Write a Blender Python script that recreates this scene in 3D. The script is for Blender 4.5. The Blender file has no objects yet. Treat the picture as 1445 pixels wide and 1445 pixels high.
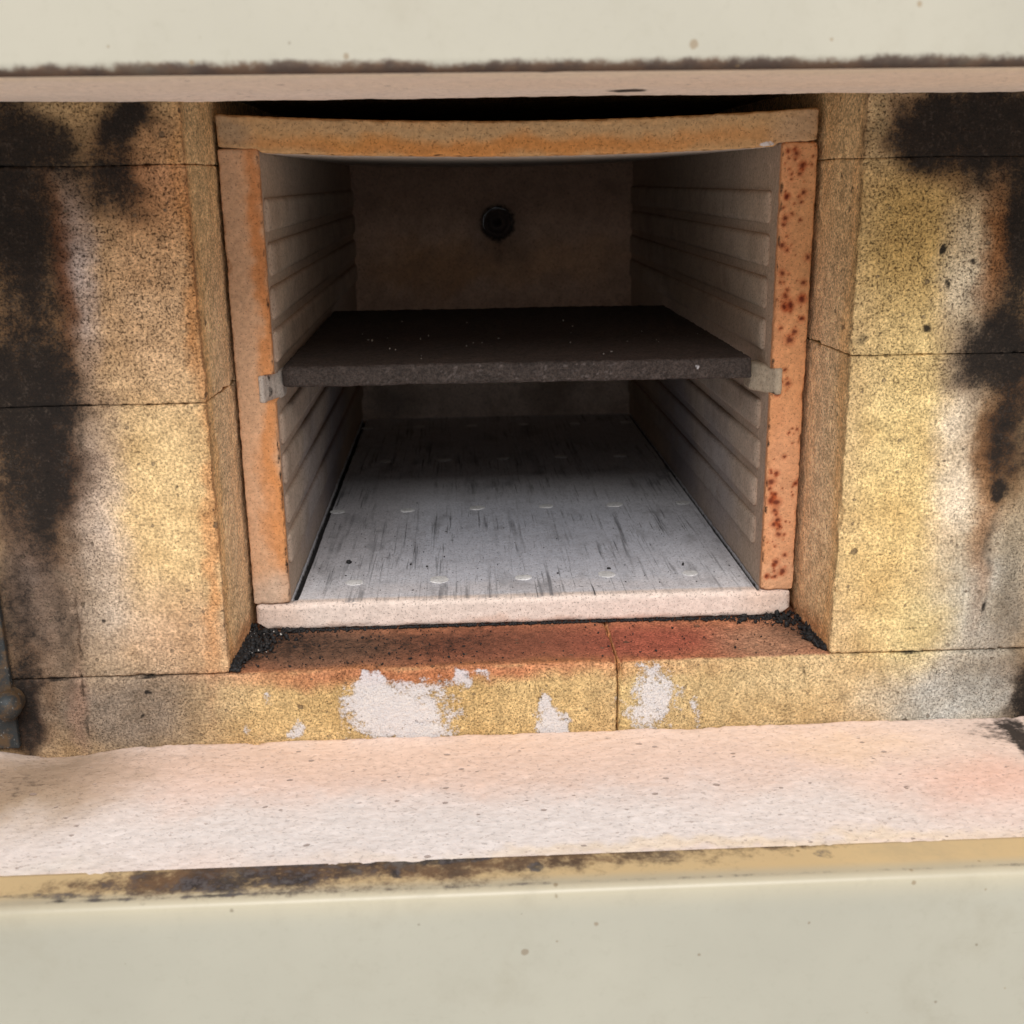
import bpy, math, random
import numpy as np

# ------------------------------------------------------------------ camera, light, exposure
scene = bpy.context.scene
COL = scene.collection
random.seed(7)
RNG = np.random.default_rng(11)

cam_data = bpy.data.cameras.new('camera')
cam = bpy.data.objects.new('camera', cam_data)
COL.objects.link(cam)
scene.camera = cam
cam_data.sensor_width = 36.0
cam_data.lens = 36.0 * 1615.289161330583 / 1445.0
cam_data.clip_start = 0.01
cam_data.clip_end = 50.0
cam_data.dof.use_dof = True
cam_data.dof.focus_distance = 0.62
cam_data.dof.aperture_fstop = 16.0
from mathutils import Matrix
cam.matrix_world = Matrix([[0.998819, 0.02589, -0.041102, -0.032055], [-0.046691, 0.278256, -0.959371, -0.52614], [-0.013401, 0.960158, 0.279136, 0.23205], [0.0, 0.0, 0.0, 1.0]])

world = bpy.data.worlds.new('World')
scene.world = world
world.use_nodes = True
bg = world.node_tree.nodes['Background']
bg.inputs['Color'].default_value = (0.93, 0.96, 1.0, 1)
bg.inputs['Strength'].default_value = 0.38

def area(name, loc, target, sx, sy, power, color):
    d = bpy.data.lights.new(name, 'AREA')
    d.shape = 'RECTANGLE'; d.size = sx; d.size_y = sy; d.energy = power; d.color = color
    o = bpy.data.objects.new(name, d); COL.objects.link(o)
    o.location = loc
    from mathutils import Vector
    o.rotation_euler = (Vector(target) - Vector(loc)).to_track_quat('-Z', 'Y').to_euler()
    return o
area('window_light', (0.05, -1.6, 1.4), (0, 0, 0.1), 1.6, 1.0, 48.0, (1.0, 0.985, 0.97))
area('floor_bounce_light', (0.0, -1.5, -1.0), (0, 0, 0.2), 2.0, 1.4, 11.0, (1.0, 0.97, 0.93))

vs = scene.view_settings
vs.view_transform = 'Standard'; vs.look = 'None'; vs.exposure = 0.0; vs.gamma = 1.0
vs.use_curve_mapping = False

# ------------------------------------------------------------------ numpy noise
PERM = np.random.default_rng(3).permutation(256).astype(np.int64)
GRAD = np.random.default_rng(4).normal(size=(256, 3)); GRAD /= np.linalg.norm(GRAD, axis=1)[:, None]
def gnoise(P):
    P = np.asarray(P, float)
    I = np.floor(P).astype(np.int64); Fr = P - I
    U = Fr * Fr * Fr * (Fr * (Fr * 6 - 15) + 10)
    out = np.zeros(len(P))
    for dx in (0, 1):
        wx = U[:, 0] if dx else 1 - U[:, 0]
        for dy in (0, 1):
            wy = U[:, 1] if dy else 1 - U[:, 1]
            for dz in (0, 1):
                wz = U[:, 2] if dz else 1 - U[:, 2]
                h = PERM[(PERM[(PERM[(I[:, 0] + dx) & 255] + I[:, 1] + dy) & 255] + I[:, 2] + dz) & 255]
                g = GRAD[h]
                out += wx * wy * wz * ((Fr[:, 0] - dx) * g[:, 0] + (Fr[:, 1] - dy) * g[:, 1] + (Fr[:, 2] - dz) * g[:, 2])
    return out * 1.6
def fbm(P, freq, octv=3, off=0.0, gain=0.5):
    P = np.asarray(P, float) * freq + off
    a = 1.0; s = np.zeros(len(P)); t = 0
    for i in range(octv):
        s += a * gnoise(P + 17.3 * i); t += a; a *= gain; P = P * 2.03
    return s / t
def sstep(a, b, x):
    t = np.clip((x - a) / (b - a), 0, 1); return t * t * (3 - 2 * t)
def lin(c):
    c = np.asarray(c, float) / 255.0
    return np.where(c <= 0.04045, c / 12.92, ((c + 0.055) / 1.055) ** 2.4)

# ------------------------------------------------------------------ colour layers: (u, v, ru, rv, rot, soft, strength, rgb)
def blob(u, v, L, wu, wv):
    cu, cv, ru, rv, rot, soft = L[:6]
    du = u + wu - cu; dv = v + wv - cv
    c, s = math.cos(rot), math.sin(rot)
    a = (du * c + dv * s) / ru; b = (-du * s + dv * c) / rv
    return 1 - sstep(1 - soft, 1 + soft, np.sqrt(a * a + b * b))
def warp(P, amp=0.005):
    w1 = fbm(P, 30, 3, 5.1) * amp * 1.6; w2 = fbm(P, 30, 3, 61.7) * amp * 1.6
    w1 += fbm(P, 150, 2, 15.1) * amp * .5; w2 += fbm(P, 150, 2, 81.7) * amp * .5
    return w1, w2
def paint(P, u, v, base, layers, amp=0.005):
    col = np.tile(lin(base), (len(P), 1))
    wu, wv = warp(P, amp)
    for L in layers:
        m = (blob(u, v, L, wu, wv) * L[6])[:, None]
        col = col * (1 - m) + lin(L[7]) * m
    return col
def mask(P, u, v, layers, amp=0.005):
    m = np.zeros(len(P))
    wu, wv = warp(P, amp)
    if amp >= .005: e = fbm(P, 110, 4, 77.) * .0035; wu = wu + e; wv = wv - e * .6
    for L in layers:
        m = 1 - (1 - m) * (1 - blob(u, v, L, wu, wv) * L[6])
    return m
def cracks(P2, lines):
    """distance to a list of 2D polylines (u, v points)"""
    d = np.full(len(P2), 1.0)
    for pl in lines:
        for (a, b) in zip(pl[:-1], pl[1:]):
            a = np.array(a); b = np.array(b); ab = b - a
            t = np.clip(((P2 - a) @ ab) / (ab @ ab), 0, 1)
            d = np.minimum(d, np.linalg.norm(P2 - a - t[:, None] * ab, axis=1))
    return d

# ------------------------------------------------------------------ mesh helpers
def link(name, verts, faces, mat, parent=None, attrs=None, smooth=True):
    me = bpy.data.meshes.new(name)
    verts = np.asarray(verts, np.float32)
    if isinstance(faces, np.ndarray):
        nf = len(faces); k = faces.shape[1]
        me.vertices.add(len(verts)); me.vertices.foreach_set('co', verts.ravel())
        me.loops.add(nf * k); me.loops.foreach_set('vertex_index', faces.astype(np.int32).ravel())
        me.polygons.add(nf)
        me.polygons.foreach_set('loop_start', np.arange(0, nf * k, k, dtype=np.int32))
        me.update(calc_edges=True)
    else:
        me.from_pydata(verts.tolist(), [], faces); me.update()
    me.validate()
    if smooth:
        me.polygons.foreach_set('use_smooth', np.ones(len(me.polygons), bool))
    if attrs:
        for k, v in attrs.items():
            if v.ndim == 2:
                a = me.attributes.new(k, 'FLOAT_COLOR', 'POINT')
                a.data.foreach_set('color', np.hstack([v, np.ones((len(v), 1))]).astype(np.float32).ravel())
            else:
                a = me.attributes.new(k, 'FLOAT', 'POINT')
                a.data.foreach_set('value', v.astype(np.float32))
    me.materials.append(mat)
    o = bpy.data.objects.new(name, me); COL.objects.link(o)
    if parent: o.parent = parent
    return o
def empty(name, loc):
    o = bpy.data.objects.new(name, None); COL.objects.link(o); o.location = loc
    o.empty_display_size = 0.02
    return o
def tag(o, label=None, cat=None, group=None, kind=None):
    if label: o['label'] = label
    if cat: o['category'] = cat
    if group: o['group'] = group
    if kind: o['kind'] = kind
    elif cat: o['kind'] = 'thing'
    return o
def lines(a, b, step, r, fine=None):
    """lattice coordinates from a to b, clustered near both ends over a distance r"""
    n = max(1, int(round((b - a - 2 * r) / step)))
    mid = np.linspace(a + r, b - r, n + 1)
    e = r * np.array([0, .12, .3, .55, .8])
    return np.concatenate([a + e, mid, (b - e)[::-1]])
def lattice(X, Y, Z, skip=()):
    n = (len(X), len(Y), len(Z))
    def gid(i, j, k): return (i * n[1] + j) * n[2] + k
    F = []
    def grid(A, B, fn, flip):
        a, b = np.meshgrid(np.arange(A - 1), np.arange(B - 1), indexing='ij'); a = a.ravel(); b = b.ravel()
        q = np.stack([fn(a, b), fn(a + 1, b), fn(a + 1, b + 1), fn(a, b + 1)], 1)
        F.append(q[:, ::-1] if flip else q)
    if 'x-' not in skip: grid(n[1], n[2], lambda a, b: gid(0, a, b), True)
    if 'x+' not in skip: grid(n[1], n[2], lambda a, b: gid(n[0] - 1, a, b), False)
    if 'y-' not in skip: grid(n[0], n[2], lambda a, b: gid(a, 0, b), False)
    if 'y+' not in skip: grid(n[0], n[2], lambda a, b: gid(a, n[1] - 1, b), True)
    if 'z-' not in skip: grid(n[0], n[1], lambda a, b: gid(a, b, 0), True)
    if 'z+' not in skip: grid(n[0], n[1], lambda a, b: gid(a, b, n[2] - 1), False)
    F = np.vstack(F)
    u, inv = np.unique(F.ravel(), return_inverse=True)
    k = u % n[2]; j = (u // n[2]) % n[1]; i = u // (n[1] * n[2])
    return np.stack([X[i], Y[j], Z[k]], 1), inv.reshape(F.shape)
def rounded(P, lo, hi, r, rvar=0.0, freq=80, rough=0.0, rfreq=250, chip=0.0):
    """round a lattice box's edges by r (noisy: rvar), knock chips out of the edges, add fine surface relief"""
    lo = np.array(lo); hi = np.array(hi)
    re = np.full(len(P), r)
    if rvar: re = re * (1 + rvar * 1.8 * fbm(P, freq, 3, 9.0))
    if chip: re = re + chip * sstep(0.18, 0.5, fbm(P, 70, 3, 33.0)) + chip * .6 * sstep(0.2, 0.5, fbm(P, 230, 2, 43.0))
    re = np.clip(re, 1e-5, (hi - lo).min() * 0.49)[:, None]
    inn = np.clip(P, lo + re, hi - re)
    d = P - inn; L = np.linalg.norm(d, axis=1)[:, None]; N = d / np.maximum(L, 1e-9)
    Q = inn + N * np.minimum(L, re)
    if rough: Q = Q + N * (rough * fbm(P, rfreq, 3, 21.0))[:, None]
    return Q, N

# ------------------------------------------------------------------ materials
def nodes(name):
    m = bpy.data.materials.new(name); m.use_nodes = True
    nt = m.node_tree; nt.nodes.clear()
    out = nt.nodes.new('ShaderNodeOutputMaterial')
    b = nt.nodes.new('ShaderNodeBsdfPrincipled')
    nt.links.new(b.outputs[0], out.inputs[0])
    def N(t, **k):
        n = nt.nodes.new(t)
        for a, v in k.items(): setattr(n, a, v)
        return n
    def Lk(a, b_): nt.links.new(a, b_)
    return m, nt, b, N, Lk
def mk_tools(N, Lk):
    def val(sock, x):
        if isinstance(x, (int, float)): sock.default_value = x
        else: Lk(x, sock)
    def math_(op, a, b=0.0, c=None):
        n = N('ShaderNodeMath', operation=op); val(n.inputs[0], a); val(n.inputs[1], b)
        if c is not None: val(n.inputs[2], c)
        return n.outputs[0]
    def mr(x, a, b, c=0.0, d=1.0, smooth=True):
        n = N('ShaderNodeMapRange', interpolation_type='SMOOTHSTEP' if smooth else 'LINEAR')
        val(n.inputs[0], x); val(n.inputs[1], a); val(n.inputs[2], b); val(n.inputs[3], c); val(n.inputs[4], d)
        return n.outputs[0]
    def mix(f, a, b, blend='MIX'):
        n = N('ShaderNodeMix', data_type='RGBA', blend_type=blend)
        val(n.inputs[0], f)
        for s, x in ((n.inputs[6], a), (n.inputs[7], b)):
            if isinstance(x, (tuple, list)): s.default_value = (*x, 1)
            else: Lk(x, s)
        return n.outputs[2]
    def noise(vec, scale, detail=3, rough=0.55, dist=0.0):
        n = N('ShaderNodeTexNoise'); Lk(vec, n.inputs['Vector'])
        n.inputs['Scale'].default_value = scale; n.inputs['Detail'].default_value = detail
        n.inputs['Roughness'].default_value = rough; n.inputs['Distortion'].default_value = dist
        return n.outputs['Fac']
    def attr(name, color=False):
        n = N('ShaderNodeAttribute', attribute_name=name)
        return n.outputs['Color'] if color else n.outputs['Fac']
    def scaled(vec, s):
        n = N('ShaderNodeVectorMath', operation='MULTIPLY'); Lk(vec, n.inputs[0]); n.inputs[1].default_value = s
        return n.outputs[0]
    return val, math_, mr, mix, noise, attr, scaled

def mineral(name, grain=420, var=0.35, pore=0.5, pore_lo=0.40, pore_hi=0.46, bump=0.5, bdist=0.0008, rough=0.95,
            soot_k=1.7, soot_col=(0.013, 0.0105, 0.009), streak=None, spots=None, stretch=None, tint=None, streak_top=False, use_pore=False, use_white=False):
    m, nt, bs, N, Lk = nodes(name)
    val, math_, mr, mix, noise, attr, scaled = mk_tools(N, Lk)
    pos = N('ShaderNodeNewGeometry').outputs['Position']
    if stretch: pos = scaled(pos, stretch)
    col = attr('Col', True)
    n1 = noise(pos, grain, 3, 0.6)
    n2 = noise(pos, grain * 1.9, 1.5, 0.6, 0.0)
    n3 = noise(pos, grain * 0.22, 4, 0.6)
    g = mr(n1, 0.3, 0.7, 1 - var, 1 + var, False)
    g3 = mr(n3, 0.3, 0.7, 1 - var * .45, 1 + var * .45, False)
    gg = math_('MULTIPLY', g, g3)
    cb = N('ShaderNodeCombineXYZ'); [Lk(gg, cb.inputs[i]) for i in range(3)]
    col = mix(1.0, col, cb.outputs[0], 'MULTIPLY')
    if tint:
        col = mix(mr(noise(pos, grain * .09, 4, .65), .42, .66, 0, tint[1]), col, tint[0])
    pa = attr('pore') if use_pore else None
    pm = mr(n2, pore_lo, pore_hi, 1.0, 0.0)
    if use_pore:
        patch = mr(noise(pos, 26, 3, .6), .35, .65, .55, 1.15, False)
        pm = math_('MULTIPLY', pm, patch)
        n4 = noise(pos, grain * 1.3, 1.5, .55)
        pm2 = math_('MULTIPLY', mr(math_('ADD', n4, math_('MULTIPLY', math_('SUBTRACT', n3, .5), .25)), .36, .44, 1.0, 0.0), pa)
        pm = math_('MINIMUM', math_('MAXIMUM', math_('MULTIPLY', pm, .8), pm2), 1.0)
    dark = mix(1.0, col, (0.26, 0.24, 0.23), 'MULTIPLY')
    col = mix(math_('MULTIPLY', pm, pore), col, dark)
    hgt = math_('ADD', math_('MULTIPLY', n1, 0.8), math_('MULTIPLY', pm, -0.25))
    for (sc, lo, hi, rgb, st, cut) in (spots or []):   # larger sparse pits
        v = N('ShaderNodeTexVoronoi'); v.inputs['Scale'].default_value = sc; Lk(pos, v.inputs['Vector'])
        sep = N('ShaderNodeSeparateColor'); Lk(v.outputs['Color'], sep.inputs[0])
        size = mr(sep.outputs[0], cut, 1.0, lo, hi, False)
        wob = math_('ADD', v.outputs['Distance'], math_('MULTIPLY', math_('SUBTRACT', n1, .5), .25))
        sp = math_('MULTIPLY', mr(math_('SUBTRACT', wob, size), -0.03, 0.03, 1.0, 0.0), math_('GREATER_THAN', sep.outputs[0], cut))
        spm = math_('MULTIPLY', sp, st)
        col = mix(spm, col, rgb)
        hgt = math_('ADD', hgt, math_('MULTIPLY', sp, -1.0))
    if streak:                                  # brush / scrape marks, (vector scale, lo, hi, colour, strength)
        for (vsc, lo, hi, rgb, st) in streak:
            s = noise(scaled(pos, vsc), 1.0, 4, 0.6, 0.3)
            f = mr(s, lo, hi, 0, st)
            f = math_('MULTIPLY', f, mr(noise(pos, 17, 3, .6), .36, .62, .15, 1.25))
            if streak_top:
                sn = N('ShaderNodeSeparateXYZ'); Lk(N('ShaderNodeNewGeometry').outputs['True Normal'], sn.inputs[0])
                f = math_('MULTIPLY', f, mr(sn.outputs[2], .8, .95))
            col = mix(f, col, rgb)
    if use_white:
        # white flaking coat
        w = math_('ADD', attr('white'), math_('MULTIPLY', math_('SUBTRACT', noise(pos, grain * .30, 5, .75), 0.5), 1.9))
        wm = math_('MULTIPLY', mr(math_('ADD', w, math_('MULTIPLY', math_('SUBTRACT', n1, .5), .9)), 0.36, 0.74), mr(attr('white'), .03, .15))
        pm = math_('MULTIPLY', pm, mr(math_('MULTIPLY', wm, attr('white')), .3, .9, 1.0, .35))
        wcol = mix(pm, (0.72, 0.72, 0.76), (0.44, 0.41, 0.38))
        hgt = math_('ADD', hgt, math_('MULTIPLY', wm, .35))
        col = mix(math_('MULTIPLY', wm, 0.78), col, wcol)
    # soot and char, broken up by the grain
    sa = attr('soot')
    nn = math_('ADD', math_('MULTIPLY', math_('SUBTRACT', n1, 0.5), 1.0), math_('MULTIPLY', math_('SUBTRACT', noise(pos, grain * .3, 4, .7), 0.5), 0.7))
    s = math_('ADD', math_('MULTIPLY', sa, 1.35), math_('MULTIPLY', nn, soot_k)); s = math_('SUBTRACT', s, .12)
    sm = math_('MULTIPLY', mr(s, 0.12, 1.05), mr(sa, 0.02, 0.12))
    sc2 = mix(mr(math_('ADD', n1, math_('MULTIPLY', math_('SUBTRACT', n3, .5), .7)), .52, .80), soot_col, (0.05, 0.038, 0.03))
    col = mix(math_('MULTIPLY', sm, 0.955), col, sc2)
    Lk(col, bs.inputs['Base Color'])
    bs.inputs['Roughness'].default_value = rough
    bs.inputs['Specular IOR Level'].default_value = 0.25
    bp = N('ShaderNodeBump'); bp.inputs['Strength'].default_value = bump; bp.inputs['Distance'].default_value = bdist
    Lk(hgt, bp.inputs['Height']); Lk(bp.outputs[0], bs.inputs['Normal'])
    return m

M_BRICK = mineral('insulating_firebrick', grain=680, var=0.48, pore=1.0, pore_lo=0.34, pore_hi=0.45, bump=0.8, bdist=0.0011, spots=[(120, 0.04, 0.2, (0.10, 0.07, 0.045), 0.7, .9), (300, .08, .3, (.16, .12, .08), .6, .9)], use_pore=True, use_white=True)
M_SLAB = mineral('fired_slab', grain=520, var=0.16, pore=0.5, pore_lo=0.33, pore_hi=0.40, bump=0.45, bdist=0.0006, use_white=True)
M_LEDGE = mineral('castable_ledge', grain=330, var=0.09, pore=0.25, pore_lo=0.33, pore_hi=0.39, bump=0.6, bdist=0.0009,
                  spots=[(75, 0.03, 0.13, (0.24, 0.17, 0.15), 0.85, .84), (190, 0.05, 0.24, (0.34, 0.26, 0.23), 0.75, .86), (420, 0.08, 0.28, (0.48, 0.38, 0.34), 0.5, .86)], stretch=(0.72, 1.0, 1.0))
M_FLOOR = mineral('muffle_floor', grain=520, var=0.14, pore=0.6, pore_lo=0.34, pore_hi=0.40, bump=0.4, bdist=0.0006,
                  streak=[((240, 9, 60), 0.53, 0.70, (0.10, 0.098, 0.105), 0.6), ((560, 13, 60), 0.58, 0.68, (0.05, 0.048, 0.052), 0.7), ((900, 30, 60), 0.62, 0.70, (0.05, 0.048, 0.05), 0.5), ((330, 200, 60), 0.60, 0.72, (0.12, 0.115, 0.118), 0.5),
                          ((60, 22, 60), 0.48, 0.72, (0.27, 0.265, 0.28), 0.55)], streak_top=True)
M_WALL = mineral('muffle_wall', grain=480, var=0.16, pore=0.5, pore_lo=0.34, pore_hi=0.41, bump=0.4, bdist=0.0006,
                 tint=((0.24, 0.17, 0.12), 0.3))
M_SHELF = mineral('silicon_carbide_shelf', grain=600, var=0.38, pore=0.4, pore_lo=0.42, pore_hi=0.5, bump=0.7, bdist=0.0008, rough=0.8, use_white=True)

def painted_steel(name):
    m, nt, bs, N, Lk = nodes(name)
    val, math_, mr, mix, noise, attr, scaled = mk_tools(N, Lk)
    pos = N('ShaderNodeNewGeometry').outputs['Position']
    col = attr('Col', True)
    n0 = noise(pos, 9, 4, .6); n1 = noise(pos, 260, 4, .65); n2 = noise(pos, 60, 4, .65)
    g = mr(n0, .3, .7, .94, 1.06, False)
    cb = N('ShaderNodeCombineXYZ'); [Lk(g, cb.inputs[i]) for i in range(3)]
    col = mix(1.0, col, cb.outputs[0], 'MULTIPLY')
    r = attr('rust')
    nn = math_('ADD', math_('MULTIPLY', math_('SUBTRACT', n1, .5), .9), math_('MULTIPLY', math_('SUBTRACT', n2, .5), .9))
    rm = math_('MULTIPLY', mr(math_('ADD', r, nn), .22, .80), mr(r, .02, .12))
    rc = mix(mr(n2, .4, .6), (0.12, 0.058, 0.030), (0.055, 0.026, 0.018))
    col = mix(math_('MULTIPLY', rm, .92), col, rc)
    k = attr('soot')
    km = math_('MULTIPLY', mr(math_('ADD', k, nn), .26, .80), mr(k, .02, .12))
    col = mix(math_('MULTIPLY', km, .93), col, mix(mr(n1, .45, .6), (0.028, 0.024, 0.026), (0.09, 0.08, 0.085)))
    # grime film, scuffs and fine scratches
    gm = mr(noise(pos, 22, 5, .68), .50, .74, 0, .30)
    col = mix(gm, col, (0.33, 0.29, 0.21))
    sc1 = noise(scaled(pos, (45, 900, 900)), 1.0, 3, .6, .4); sc3 = noise(scaled(pos, (700, 700, 22)), 1.0, 3, .6, .2)
    scm = math_('MULTIPLY', math_('MAXIMUM', mr(sc1, .68, .74), mr(sc3, .70, .76)), mr(n2, .45, .62, 0, .5))
    col = mix(scm, col, (0.36, 0.32, 0.24))
    col = mix(mr(n1, .52, .75, 0, .12), col, (0.30, 0.27, 0.20))
    v = N('ShaderNodeTexVoronoi', voronoi_dimensions='2D'); v.inputs['Scale'].default_value = 70
    sx = N('ShaderNodeSeparateXYZ'); Lk(pos, sx.inputs[0])
    cv = N('ShaderNodeCombineXYZ'); Lk(sx.outputs[0], cv.inputs[0]); Lk(math_('SUBTRACT', sx.outputs[2], sx.outputs[1]), cv.inputs[1]); Lk(cv.outputs[0], v.inputs['Vector'])
    sep = N('ShaderNodeSeparateColor'); Lk(v.outputs['Color'], sep.inputs[0])
    fz = attr('freckle')
    rad = mr(math_('POWER', sep.outputs[1], 3.0), 0, 1, .02, .11, False)
    wob = math_('ADD', v.outputs['Distance'], math_('MULTIPLY', math_('SUBTRACT', n1, .5), .14))
    fm = math_('MULTIPLY', mr(math_('SUBTRACT', wob, rad), -.03, .03, 1, 0), math_('GREATER_THAN', fz, sep.outputs[0]))
    col = mix(math_('MULTIPLY', fm, .6), col, mix(sep.outputs[2], (0.30, 0.19, 0.09), (0.12, 0.085, 0.05)))
    Lk(col, bs.inputs['Base Color'])
    dirt = math_('MAXIMUM', rm, km)
    Lk(mr(math_('ADD', dirt, math_('ADD', gm, math_('MULTIPLY', math_('SUBTRACT', n2, .5), .4))), 0, 1, 0.34, 0.9), bs.inputs['Roughness'])
    bs.inputs['Specular IOR Level'].default_value = 0.4
    bp = N('ShaderNodeBump'); bp.inputs['Strength'].default_value = .25; bp.inputs['Distance'].default_value = .0004
    Lk(math_('ADD', math_('MULTIPLY', dirt, 1.0), math_('MULTIPLY', n1, .3)), bp.inputs['Height']); Lk(bp.outputs[0], bs.inputs['Normal'])
    return m
M_STEEL = painted_steel('cream_painted_steel')
def bare_steel():
    m, nt, bs, N, Lk = nodes('dark_bare_steel')
    val, math_, mr, mix, noise, attr, scaled = mk_tools(N, Lk)
    pos = N('ShaderNodeNewGeometry').outputs['Position']
    n1 = noise(pos, 130, 5, .65); n2 = noise(pos, 600, 3, .6)
    col = mix(mr(n1, .42, .62), (0.035, 0.04, 0.042), (0.12, 0.075, 0.04))
    col = mix(mr(n2, .62, .7), col, (0.2, 0.2, 0.19))
    Lk(col, bs.inputs['Base Color']); bs.inputs['Metallic'].default_value = .35; bs.inputs['Roughness'].default_value = .6
    bp = N('ShaderNodeBump'); bp.inputs['Strength'].default_value = .4; bp.inputs['Distance'].default_value = .0004
    Lk(n1, bp.inputs['Height']); Lk(bp.outputs[0], bs.inputs['Normal'])
    return m
M_DARKSTEEL = bare_steel()
def crumb_mat(name, a, b, rough):
    m, nt, bs, N, Lk = nodes(name)
    val, math_, mr, mix, noise, attr, scaled = mk_tools(N, Lk)
    pos = N('ShaderNodeNewGeometry').outputs['Position']
    Lk(mix(mr(noise(pos, 700, 3, .6), .4, .6), a, b), bs.inputs['Base Color']); bs.inputs['Roughness'].default_value = rough
    return m
M_CHAR = crumb_mat('charcoal', (0.004, 0.004, 0.0045), (0.016, 0.015, 0.016), .7)
M_ASH = crumb_mat('pale_crumb', (0.55, 0.52, 0.48), (0.30, 0.28, 0.26), .9)

# ------------------------------------------------------------------ surface stains and painted floor shade, in metres on the wall (x, z), sill, ledge, floor (x, y)
FRONT_COL = [
    (-0.0403, -0.0232, 0.1368, 0.027, 0.0, 0.55, 0.95, (207, 177, 120)),
    (0.1108, -0.0227, 0.0586, 0.0195, 0.0, 0.75, 0.7, (210, 184, 140)),
    (-0.0468, -0.0029, 0.103, 0.0061, 0.0, 0.75, 0.8, (187, 112, 78)),
    (-0.172, 0.0912, 0.0204, 0.0634, 0.0, 0.75, 0.9, (214, 183, 131)),
    (-0.1716, 0.177, 0.0236, 0.0431, 0.0, 0.75, 0.6, (209, 173, 135)),
    (-0.1738, 0.0195, 0.0273, 0.022, 0.0, 0.75, 0.6, (193, 158, 131)),
    (-0.2072, 0.0852, 0.0131, 0.0571, 0.0, 0.75, 0.8, (197, 180, 164)),
    (-0.2017, 0.1963, 0.0075, 0.0362, 0.0, 0.75, 0.85, (209, 194, 183)),
    (-0.1642, 0.235, 0.0198, 0.0219, 0.0, 0.75, 0.7, (189, 134, 93)),
    (-0.151, 0.1892, 0.0041, 0.0632, 0.0, 0.75, 0.8, (193, 137, 83)),
    (-0.1527, 0.0661, 0.0037, 0.0684, -0.07, 0.75, 0.75, (199, 143, 92)),
    (-0.209, 0.1995, 0.0049, 0.039, 0.0, 0.85, 0.9, (131, 80, 46)),
    (-0.2335, 0.0325, 0.0252, 0.0393, 0.0, 0.65, 0.85, (124, 110, 98)),
    (-0.207, -0.0191, 0.0469, 0.0235, 0.0, 0.65, 0.9, (134, 122, 108)),
    (-0.2483, -0.0176, 0.0069, 0.0227, 0.0, 0.55, 0.9, (68, 68, 68)),
    (-0.2251, -0.0165, 0.0042, 0.0227, 0.0, 0.75, 0.7, (163, 133, 112)),
    (-0.2217, 0.1061, 0.011, 0.0463, 0.0, 0.75, 0.8, (64, 48, 38)),
    (-0.2393, 0.065, 0.0098, 0.021, 0.0, 0.75, 0.6, (151, 140, 129)),
    (0.1772, 0.1032, 0.0215, 0.0963, 0.0, 0.75, 0.9, (218, 187, 128)),
    (0.1737, 0.2058, 0.0246, 0.0354, 0.0, 0.75, 0.85, (187, 151, 90)),
    (0.1554, 0.2518, 0.0051, 0.0134, 0.0, 0.75, 0.8, (217, 191, 139)),
    (0.2085, 0.1024, 0.0118, 0.0644, 0.0, 0.75, 0.8, (225, 206, 182)),
    (0.2055, 0.0224, 0.0152, 0.0299, 0.175, 0.75, 0.5, (206, 188, 149)),
    (0.2042, 0.1862, 0.012, 0.0347, 0.0, 0.75, 0.75, (208, 189, 162)),
    (0.2287, 0.0254, 0.02, 0.0409, 0.0, 0.65, 0.85, (176, 171, 161)),
    (0.2156, -0.0265, 0.041, 0.0217, 0.0, 0.65, 0.9, (180, 177, 169)),
    (0.1884, 0.0115, 0.0182, 0.019, 0.0, 0.75, 0.6, (216, 196, 142)),
    (0.2155, 0.1988, 0.0066, 0.0312, 0.0, 0.75, 0.9, (146, 91, 46)),
    (0.2241, 0.102, 0.0091, 0.0311, 0.0, 0.75, 0.75, (133, 91, 52)),
    (0.2313, 0.1158, 0.0087, 0.0374, 0.0, 0.75, 0.8, (69, 50, 35)),
    (0.2411, 0.0438, 0.0079, 0.0402, 0.0, 0.75, 0.7, (135, 125, 109)),
    (0.2226, 0.0664, 0.005, 0.0427, 0.0, 0.85, 0.6, (142, 96, 59)),
    (-0.245, 0.0722, 0.0131, 0.0511, 0.0, 0.8, 0.55, (104, 92, 84)),
    (-0.2066, 0.0316, 0.0203, 0.0253, 0.0, 0.8, 0.4, (176, 160, 140)),
    (-0.1666, 0.211, 0.0185, 0.0181, 0.0, 0.8, 0.35, (206, 150, 90)),
    (0.1713, 0.0459, 0.0142, 0.0363, 0.0, 0.8, 0.4, (216, 178, 119)),
]
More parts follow.
